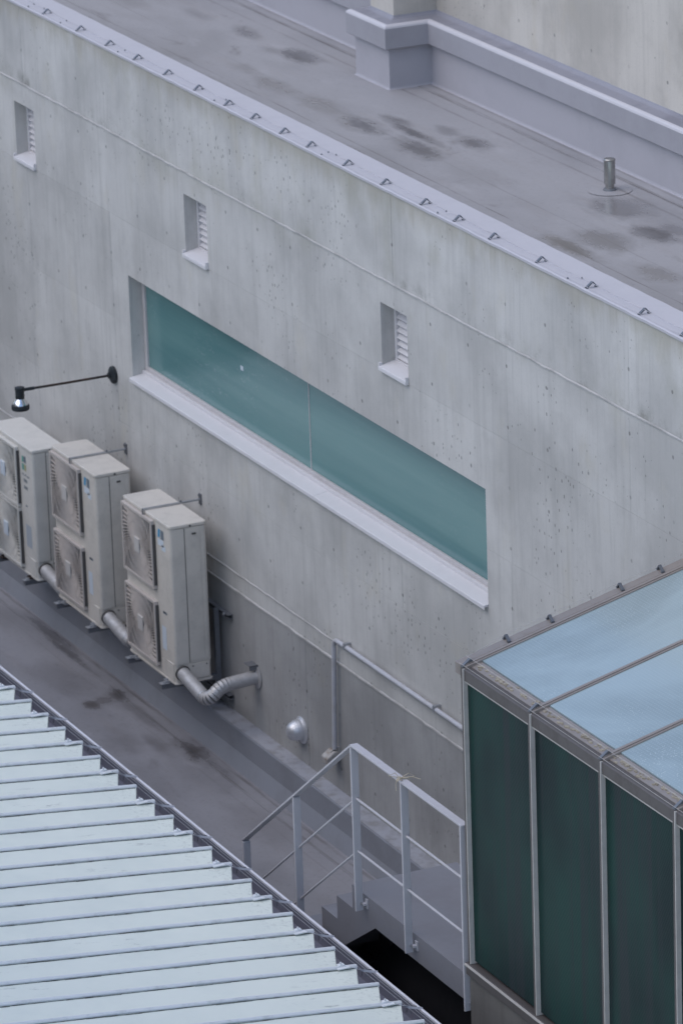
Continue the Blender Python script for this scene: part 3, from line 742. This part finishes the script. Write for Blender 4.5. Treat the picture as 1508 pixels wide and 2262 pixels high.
# string tied round the rail
kx = 8.62
st_ = MB()
for k in range(4):
    off = k * .007 - .01
    st_.tube([(kx + off, HY + .034 * math.cos(a) * 1.0, HT + .012 * math.sin(a)) for a in [2 * math.pi * i / 12 for i in range(13)]], .0035, 5)
for dx_, dy_, dz_, sgn in ((.06, -.05, .03, 1), (-.05, -.07, .035, -1), (.03, .09, .03, 1)):
    st_.tube([(kx, HY - .01, HT + .012), (kx + dx_ * .5, HY + dy_ * .5, HT + .012 + dz_), (kx + dx_, HY + dy_, HT + .01 + dz_ * .4), (kx + dx_ * .6, HY + dy_ * .2, HT + .010), (kx, HY - .01, HT + .012)], .003, 5)
st_.tube([(kx, HY - .034, HT), (kx - .005, HY - .042, HT - .03), (kx + .01, HY - .045, HT - .07)], .003, 5)
st_.tube([(kx, HY - .03, HT + .012), (kx + .05, HY + .05, HT + .03), (kx + .09, HY + .10, HT + .015)], .003, 5)
tag(part('string_bow', st_, 'string'), 'frayed pale string tied round the handrail top bar', 'string')

# ------------------------------------------------------------------ air conditioners
def rounded(w, d, r, n=5):
    pts = []
    for cx, cy, a0 in ((w - r, r, -90), (w - r, d - r, 0), (r, d - r, 90), (r, r, 180)):
        for i in range(n + 1):
            a = R(a0 + 90 * i / n); pts.append((cx + r * math.cos(a), cy + r * math.sin(a)))
    return pts
def grille_mesh(gw, gh):
    """moulded fan guard: square rim, swirling radial blades and rings, seen against a dark cavity"""
    mb = MB(); cx, cz = gw / 2, gh / 2; t = .026
    y0 = -.034
    rim = .020
    for a, b, c, d in ((0, gw, 0, rim), (0, gw, gh - rim, gh), (0, rim, rim, gh - rim), (gw - rim, gw, rim, gh - rim)): mb.box(a, b, y0, -.002, c, d)
    def reach(a):
        c, s = abs(math.cos(a)), abs(math.sin(a))
        return min((gw / 2 - rim + .004) / max(c, 1e-6), (gh / 2 - rim + .004) / max(s, 1e-6))
    N = 60
    for k in range(N):
        a = 2 * math.pi * k / N
        steps = 4; prev = None
        for i in range(steps + 1):
            u = i / steps
            aa = a - .55 * (1 - u)
            r0 = .060; rr = r0 + (reach(a) - r0) * u if i == steps else r0 + (reach(a) - r0) * u
            p = (cx + rr * math.cos(aa), cz + rr * math.sin(aa))
            tx, tz = -math.sin(aa) * .0034, math.cos(aa) * .0034
            cur = [(p[0] - tx, y0 + .003, p[1] - tz), (p[0] + tx, y0 + .003, p[1] + tz), (p[0] + tx * 1.2, y0 + .021, p[1] + tz * 1.2), (p[0] - tx * 1.2, y0 + .021, p[1] - tz * 1.2)]
            if prev:
                for q in range(4): mb.face([prev[q], prev[(q + 1) % 4], cur[(q + 1) % 4], cur[q]])
            prev = cur
    for r in (.12, .20, .27):
        pts = [(cx + r * math.cos(2 * math.pi * i / 36), y0 + .006, cz + r * math.sin(2 * math.pi * i / 36)) for i in range(37)]
        mb.tube(pts, .0022, 4, False)
    return mb
def aircon(name, label, x0, hgt, old, zb=-2.0, y_front=-.495, dep=.32, w=.945):
    t = thing(name, label, 'air conditioner', (x0, y_front, zb), 'outdoor air conditioner units on the wall brackets')
    body = 'ivory_old' if old else 'ivory'
    part('casing', MB().prism(rounded(w, dep, .026), 2, .165, hgt - .032), body, t, True)
    part('base_casing', MB().prism(rounded(w - .004, dep - .004, .024), 2, .012, .162), body, t, True)
    part('top_cover', MB().prism([(x - .004, y - .004) for x, y in rounded(w + .008, dep + .008, .028)], 2, hgt - .030, hgt), body, t, True, .006)
    part('pan_lip', MB().prism([(x - .006, y - .006) for x, y in rounded(w + .012, dep + .012, .028)], 2, .0, .014), body, t, True)
    # side panels on the end face
    part('side_panel', MB().box(w + .0005, w + .0035, .132, .258, .185, hgt - .050), body, t, bevel=.002)
    part('side_panel', MB().box(w + .0005, w + .0025, .266, dep - .028, .185, hgt - .040), body, t, bevel=.002)
    part('panel_gap', MB().box(w - .001, w + .0012, .124, .130, .17, hgt - .035), 'seam_dark', t)
    part('pipe_cover', MB().box(w - .001, w + .006, .115, dep - .024, .030, .158), body, t, bevel=.003)
    part('corner_cover', MB().box(w - .135, w - .028, -.006, .002, .020, .172), body, t, bevel=.003)
    part('handle', MB().box(w + .0036, w + .012, .19, .225, hgt - .095, hgt - .080), 'seam_dark', t, bevel=.002)
    part('screw', MB().lathe([(.009, 0), (.009, .006)], (w + .004, dep * .55, hgt - .018), (1, 0, 0), 8).lathe([(.006, 0), (.006, .005)], (w + .006, .15, .14), (1, 0, 0), 8).lathe([(.006, 0), (.006, .005)], (w + .006, .27, .14), (1, 0, 0), 8), 'seam_dark', t)
    gw = .615
    if old: gs = [(hgt - .045 - .535, .535), (.045, .535)]
    else: gs = [(hgt - .035 - .575, .575), (.080, .545)]
    for gz, gh in gs:
        g_ = part('fan_grille', grille_mesh(gw, gh), 'grille' if not old else body, t); g_.location = (.030, 0, gz)
        c_ = part('fan_cavity', MB().box(.018, gw - .018, -.003, -.0005, .018, gh - .018), 'fan_dark', g_)
        hub = MB().lathe([(.075, 0), (.07, .004)], (gw / 2, -.004, gh / 2), (0, -1, 0), 20)
        for k in range(3):
            a0 = 2 * math.pi * k / 3
            hub.face([(gw / 2 + r * math.cos(a0 + da), -.006 - y, gh / 2 + r * math.sin(a0 + da)) for r, da, y in ((.06, 0, .004), (.25, -.25, .006), (.25, .45, .001), (.06, .5, .0))])
        part('fan', hub, 'clip', g_)
        part('badge', MB().box(gw / 2 - .048, gw / 2 + .048, -.041, -.030, gh / 2 - .062, gh / 2 + .062), 'badge' if not old else 'sticker', g_, bevel=.004)
        part('guard_edge', MB().box(gw + .001, gw + .008, -.026, -.001, .03, gh - .03), 'fan_dark', g_)
    # marks and stickers on the plain part of the front
    def plate(nm, x, z, ww, hh, m, sk=0): part(nm, MB().face([(x, -.0012, z), (x + ww, -.0012, z), (x + ww + sk, -.0012, z + hh), (x + sk, -.0012, z + hh)]), m, t)
    lx = .700
    if old:
        plate('logo_mark', lx + .01, hgt - .155, .035, .055, 'logo_green', .008); plate('logo_block', lx + .055, hgt - .155, .05, .06, 'logo_grey')
        plate('colour_sticker', lx + .01, hgt - .225, .045, .058, 'logo_green'); plate('colour_sticker', lx + .06, hgt - .225, .045, .058, 'logo_ochre')
        for k in range(7): plate('lettering', lx - .005 + k * .026, hgt - .268 - (k % 3) * .004, .016, .010 + .008 * (k % 2), 'logo_grey', .006)
        for r_ in range(2):
            for k in range(3): plate('lettering', lx + .035 + k * .028, hgt - .330 - r_ * .062, .021, .030, 'logo_grey')
        plate('name_label', lx + .05, .42 + .2, .04, .016, 'logo_grey'); plate('data_plate', lx + .03, .26, .12, .20, 'sticker_grey')
    else:
        plate('logo_mark', lx, hgt - .150, .042, .072, 'logo_blue', .012); plate('logo_block', lx + .062, hgt - .155, .062, .078, 'logo_grey')
        plate('efficiency_sticker', lx, hgt - .215, .115, .055, 'sticker'); plate('efficiency_sticker', lx + .075, hgt - .245, .075, .045, 'sticker')
        plate('name_label', lx + .045, .555, .075, .022, 'logo_grey'); plate('name_label', lx + .055, .562, .03, .010, 'sticker')
        plate('data_plate', lx + .005, .245, .085, .20, 'sticker')
    for fx in (.13, w - .19):
        part('foot', MB().box(fx, fx + .07, -.03, dep + .01, -.018, .0).box(fx + .02, fx + .045, -.026, -.008, .0, .012), 'rust_black' if old else 'zinc', t)
    return t
aircon('air_conditioner', 'shorter white outdoor air conditioner with coloured stickers, cut by the left edge', -1.945, 1.17, True, y_front=-.505, dep=.30)
aircon('air_conditioner', 'ivory two-fan outdoor air conditioner in the middle of the three', -.560, 1.345, False)
aircon('air_conditioner', 'ivory two-fan outdoor air conditioner nearest the stair', .978, 1.345, False)

names = ('shorter white air conditioner at left', 'middle ivory air conditioner', 'air conditioner nearest the stair')
for x0, nm, yf in ((-1.945, names[0], -.505), (-.560, names[1], -.495), (.978, names[2], -.495)):
    x1 = x0 + .945
    f = thing('support_frame', 'galvanised channel bracket frame carrying the ' + nm, 'bracket', (0, 0, 0), 'channel frames under the air conditioners')
    def channel(xa, xb, z):
        return MB().prism([(-.004, z - .02), (-.045, z - .02), (-.045, z - .010), (-.041, z - .010), (-.041, z - .016), (-.008, z - .016), (-.008, z + .016), (-.041, z + .016), (-.041, z + .010), (-.045, z + .010), (-.045, z + .02), (-.004, z + .02)], 0, xa, xb)
    part('rail', channel(x0 - .03, x1 + .06, -1.485), 'zinc_dark', f); part('rail', channel(x0 - .03, x1 + .02, -2.19), 'zinc_dark', f)
    for px in (x0 + .11, x1 - .14):
        part('post', MB().box(px - .02, px + .02, -.086, -.046, -2.22, -1.462), 'zinc_dark', f)
        a_ = part('arm', MB().box(px - .022, px + .022, yf - .075, -.087, -2.062, -2.020), 'zinc_dark', f)
        part('arm_plate', MB().box(px - .030, px + .028, yf - .085, yf - .012, -2.0195, -2.0165).box(px - .01, px + .012, yf - .055, yf - .033, -2.0165, -2.005), 'zinc', a_)
    for bx in (x1 + .03,):
        part('bolt', MB().lathe([(.012, 0), (.012, .014)], (bx - .03, -.05, -1.47), (0, -1, 0), 6), 'zinc', f)

def smooth_path(pts, r=.09, n=5):
    out = [Vector(pts[0])]
    for a, b, c in zip(pts, pts[1:], pts[2:]):
        a, b, c = Vector(a), Vector(b), Vector(c)
        p = b + (a - b).normalized() * min(r, (a - b).length * .48); q = b + (c - b).normalized() * min(r, (c - b).length * .48)
        out += [(p.lerp(b, i / n)).lerp(b.lerp(q, i / n), i / n) for i in range(n + 1)]
    out.append(Vector(pts[-1]))
    return out
for x1, nm in ((-1.0, names[0]), (.385, names[1]), (1.923, names[2])):
    d = thing('insulated_duct', 'silver pipe duct elbowing into the wall from the ' + nm, 'duct', (0, 0, 0), 'silver ducts from the air conditioners to the wall')
    base = [(x1 + .004, -.440, -1.900), (x1 + .485, -.432, -1.992), (x1 + .492, -.315, -1.880), (x1 + .492, -.004, -1.862)]
    path = smooth_path(base, .075)
    r = .056
    i1 = next(i for i, p in enumerate(path) if (p - Vector(base[1])).length < .08); 
    n_ = len(path)
    part('straight_jacket', MB().tube(path[:2], r, 18), 'duct', d, True)
    for s0 in range(1, n_ - 2):
        part('elbow_segment', MB().tube([path[s0], path[s0 + 1]], [r * 1.007, r * 1.0], 18), 'duct', d, True) if (path[s0 + 1] - path[s0]).length > 1e-4 else None
    part('straight_jacket', MB().tube(path[-2:], r, 18), 'duct', d, True)
    part('band', MB().tube([path[1] - (path[1] - path[0]).normalized() * .006, path[1] + (path[1] - path[0]).normalized() * .006], r * 1.05, 18), 'zinc', d)
    part('wall_collar', MB().lathe([(.066, 0), (.098, .004), (.098, .010), (.066, .016)], (x1 + .492, -.001, -1.862), (0, -1, 0), 24), 'duct', d, True)
    part('end_ring', MB().lathe([(.064, 0), (.064, .016)], (x1 + .007, -.440, -1.900), (1, 0, -.18), 18), 'fan_dark', d)
    part('hanger', MB().box(x1 + .41, x1 + .52, -.075, -.001, -1.758, -1.752).box(x1 + .515, x1 + .52, -.075, -.001, -1.79, -1.7525), 'zinc_dark', d)

for xb, nm in ((-.560 + .44, names[1]), (.978 + .44, names[2])):
    b = thing('brace_bar', 'thin galvanised brace bar across the top of the ' + nm, 'brace bar', (0, 0, 0), 'brace bars to the wall')
    part('bar', MB().box(xb, xb + .022, -.512, -.012, -.6535, -.640), 'zinc', b)
    part('hook_plate', MB().box(xb - .001, xb + .023, -.5155, -.5125, -.72, -.640), 'zinc_dark', b)
    part('wall_angle', MB().box(xb - .012, xb + .034, -.0115, -.001, -.69, -.60), 'zinc_dark', b)
    part('bolt', MB().lathe([(.010, 0), (.010, .012)], (xb + .011, -.18, -.640), (0, 0, 1), 6).lathe([(.010, 0), (.010, .012)], (xb + .011, -.0115, -.61), (0, -1, 0), 6), 'zinc_dark', b)

# ------------------------------------------------------------------ wall lamp
lamp = thing('wall_lamp', 'black long-armed wall lamp with bell shade above the air conditioners', 'lamp', (0, 0, 0))
lx, lz, ly = -.295, -.048, -.850
part('wall_plate', MB().lathe([(.074, 0), (.074, .022), (.060, .032), (.026, .040), (.026, .055)], (lx, -.001, lz), (0, -1, 0), 24), 'black', lamp, True)
part('arm', MB().tube([(lx, -.03, lz), (lx, -.45, lz - .002), (lx, ly + .03, lz)], .0105, 10), 'rust_black', lamp, True)
part('arm_joint', MB().tube([(lx, ly + .13, lz), (lx, ly + .04, lz)], .0145, 10), 'black', lamp, True)
part('lamp_holder', MB().lathe([(.030, 0), (.041, .004), (.042, .022), (.038, .026), (.038, .098), (.034, .104)], (lx, ly, lz + .030), (0, 0, -1), 20), 'black', lamp, True)
part('reflector', MB().lathe([(.037, .100), (.040, .106), (.056, .128), (.066, .146), (.069, .155)], (lx, ly, lz + .030), (0, 0, -1), 24), 'chrome', lamp, True)
part('shade_rim', MB().lathe([(.0700, .150), (.0755, .158), (.0765, .186), (.071, .196), (.066, .190)], (lx, ly, lz + .030), (0, 0, -1), 24), 'black', lamp, True)

# ------------------------------------------------------------------ exhaust hood, conduit and floodlight low on the wall
hd = thing('exhaust_hood', 'silver domed exhaust hood on the lower concrete wall', 'vent hood', (0, 0, 0))
hx, hz = 3.255, -2.035
part('flange', MB().lathe([(.112, 0), (.112, .006), (.098, .016), (.094, .020)], (hx, -.001, hz), (0, -1, 0), 28), 'hood', hd, True)
dome = MB(); nn = 9; seg = 28; rings = []
for i in range(nn + 1):
    a = math.pi / 2 * i / nn
    rings.append([(hx + .092 * math.cos(a) * math.cos(2 * math.pi * k / seg), -.020 - .115 * math.sin(a) ** .9, hz + .092 * math.cos(a) * math.sin(2 * math.pi * k / seg)) for k in range(seg)])
for i in range(nn):
    for k in range(seg):
        q = [rings[i][k], rings[i][(k + 1) % seg], rings[i + 1][(k + 1) % seg], rings[i + 1][k]]
        if sum(p[2] for p in q) / 4 > hz - .062: dome.face(q)
part('dome', dome, 'hood', hd, True)
part('throat', MB().box(hx - .06, hx + .06, -.075, -.021, hz - .060, hz - .055), 'fan_dark', hd)
part('back_plate', MB().lathe([(.08, 0), (.08, .003)], (hx, -.0205, hz), (0, -1, 0), 24), 'fan_dark', hd)

cd = thing('conduit', 'pale conduit pipe running along the lower wall and dropping to a floodlight', 'conduit', (0, 0, 0))
cz = -1.030; cx = 4.000
path = smooth_path([(9.55, -.040, cz), (cx, -.040, cz), (cx - .055, -.040, -1.955)], .07, 6)
part('pipe', MB().tube(path, .019, 12), 'conduit', cd, True)
for x in (4.22, 5.76, 7.3):
    part('clamp', MB().box(x - .012, x + .012, -.062, -.001, cz + .019, cz + .034).box(x - .012, x + .012, -.0625, -.0585, cz - .02, cz + .0185), 'zinc', cd)
fl = thing('floodlight', 'small weathered floodlight box at the end of the pale conduit', 'floodlight', (0, 0, 0))
o = part('housing', MB().prism([(-.03, -.045), (-.115, -.060), (-.125, .005), (-.055, .055), (-.02, .045)], 0, -.055, .055), 'lampbox', fl, bevel=.008); o.location = (cx - .075, 0, -2.02)
o = part('mount', MB().box(-.035, .035, -.0195, -.001, -.055, .06), 'lampbox', fl); o.location = (cx - .07, 0, -2.0)
o = part('front_glass', MB().prism([(-.034, -.0465), (-.112, -.0615), (-.111, -.064), (-.034, -.049)], 0, -.045, .045), 'sticker_grey', fl); o.location = (cx - .075, 0, -2.02)
cab = MB().tube([(cx - .055, -.040, -1.955), (cx - .050, -.055, -1.975), (cx - .06, -.07, -1.985)], .010, 8)
part('cable', cab, 'black', fl, True)

# ------------------------------------------------------------------ vent pipe on the flat roof
vp = thing('roof_vent_pipe', 'short stainless steel vent pipe standing on the flat roof', 'vent pipe', (5.09, 1.835, 2.5))
part('pipe', MB().lathe([(.034, .02), (.034, .055), (.043, .056), (.043, .228), (.040, .236)], (0, 0, 0), (0, 0, 1), 24), 'steel', vp, True)
part('cap', MB().lathe([(.044, .229), (.045, .240), (.038, .246)], (0, 0, 0), (0, 0, 1), 24), 'steel', vp, True)
part('collar', MB().lathe([(.052, .004), (.048, .016), (.035, .024)], (0, 0, 0), (0, 0, 1), 24), 'zinc_dark', vp, True)
part('flashing_disc', MB().lathe([(.165, .0042), (.160, .0047), (.115, .0049), (.108, .0056), (.06, .0062)], (0, 0, 0), (0, 0, 1), 36), 'deck', vp, True)

# ------------------------------------------------------------------ bird-wire brackets and wires
def bracket(name, label, group, loc, rz_=0.0, s=1.0):
    t = thing(name, label, 'wire bracket', loc, group); t.rotation_euler.z = rz_; t.scale = (s, s, s)
    return t
leg_a = MB().beam((0, -.040, .004), (0, .012, .044), .024, .012, (1, 0, 0)).mesh('long_leg', 'clip')
leg_b = MB().beam((0, .014, .043), (0, .046, .006), .018, .010, (1, 0, 0)).mesh('short_leg', 'clip')
foot_b = MB().box(-.016, .016, -.048, -.026, .0, .006).mesh('foot', 'clip')
foot_c = MB().box(-.012, .012, .034, .058, .0, .006).mesh('foot', 'clip')
CZ = TOP + .0215
bxs = [-1.51, -.78, -.16, .42, 1.03, 1.63, 2.21, 2.71, 3.24, 3.72, 4.36, 5.0, 5.65, 6.18, 6.73, 7.44, 8.17, 8.91, 9.48]
for i, x in enumerate(bxs):
    t = bracket('wire_bracket', f'{ORD[i]} grey bird-wire bracket from the top left along the roof edge', 'bird-wire brackets along the parapet', (x, .045, CZ), 0.0, 0.86)
    for nm, me in (('long_leg', leg_a), ('short_leg', leg_b), ('foot', foot_b), ('foot', foot_c)): link(nm, me, t)
for dy, dz, wd in ((.006, .012, 'outer'), (.045, .034, 'middle'), (.088, .012, 'inner')):
    mb = MB(); pts = []
    xs_ = [-13] + bxs + [17]
    for a, b in zip(xs_, xs_[1:]):
        for k in range(3):
            u = k / 3; pts.append((a + (b - a) * u, dy, CZ + dz - .010 * math.sin(math.pi * u)))
    pts.append((17, dy, CZ + dz))
    tag(part('bird_wire', mb.tube(pts, .0015, 5), 'coping'), f'{wd} of three thin bird wires along the pale roof edge', 'wire', 'bird wires on the parapet')
knot = MB().lathe([(.004, 0), (.008, .006), (.004, .018)], (0, 0, 0), (1, 0, 0), 6).mesh('wire_clamp', 'clip')
cl = [(-1.83, .006, .010), (-1.80, .045, .03), (-1.68, .088, .01), (-1.12, .006, .008), (-1.08, .045, .028), (.10, .006, .008), (.16, .045, .028), (2.02, .006, .008), (2.06, .088, .01), (3.98, .006, .008), (4.02, .045, .028), (4.06, .088, .01), (5.92, .006, .01), (5.98, .045, .028), (7.9, .006, .01), (7.95, .088, .01)]
for j, (x, y, dz) in enumerate(cl):
    o = link('wire_clamp', knot); o.location = (x, y, CZ + dz - .003)
    tag(o, 'tiny dark clamp on the bird wires of the pale roof edge', 'wire clamp', 'clamps on the parapet bird wires')

# brackets on the annex: along the eave and up the verge
for i in range(5):
    t = bracket('wire_bracket', f'bird-wire bracket at the {ORD[i]} post head of the glass annex', 'bird-wire brackets on the annex eave', (AX0 + i * MS - .005, AY + .045, AZT + .002), 0, 1.05)
    for nm, me in (('long_leg', leg_a), ('short_leg', leg_b), ('foot', foot_b), ('foot', foot_c)): link(nm, me, t)
vy = [AY + .36, AY + .68, AY + 1.20, AY + 1.50]
for i, y in enumerate(vy):
    t = bracket('wire_bracket', f'{ORD[i]} bird-wire bracket up the sloping left edge of the annex roof', 'bird-wire brackets on the annex verge', (AX0 - .075, y, rz(y) + .007), R(90), 0.85)
    for nm, me in (('long_leg', leg_a), ('short_leg', leg_b), ('foot', foot_b), ('foot', foot_c)): link(nm, me, t)
for dy, dz, wd in ((.0, .016, 'outer'), (.050, .056, 'middle'), (.10, .020, 'inner')):
    tag(part('bird_wire', MB().tube([(AX0 - .05, AY + dy, AZT + dz), (AX1, AY + dy, AZT + dz)], .0014, 5), 'seal'), f'{wd} thin bird wire along the annex eave', 'wire', 'bird wires on the annex eave')
for dx_, dz, wd in ((-.115, .02, 'left'), (-.072, .052, 'right')):
    pts = [(AX0 - .04, AY + .05, AZT + .05)] + [(AX0 + dx_, y, rz(y) + .007 + dz) for y in vy] + [(AX0 + dx_, -.05, rz(-.05) + .007 + dz)]
    tag(part('bird_wire', MB().tube(pts, .0014, 5), 'seal'), f'{wd} thin bird wire up the sloping edge of the annex roof', 'wire', 'bird wires on the annex verge')
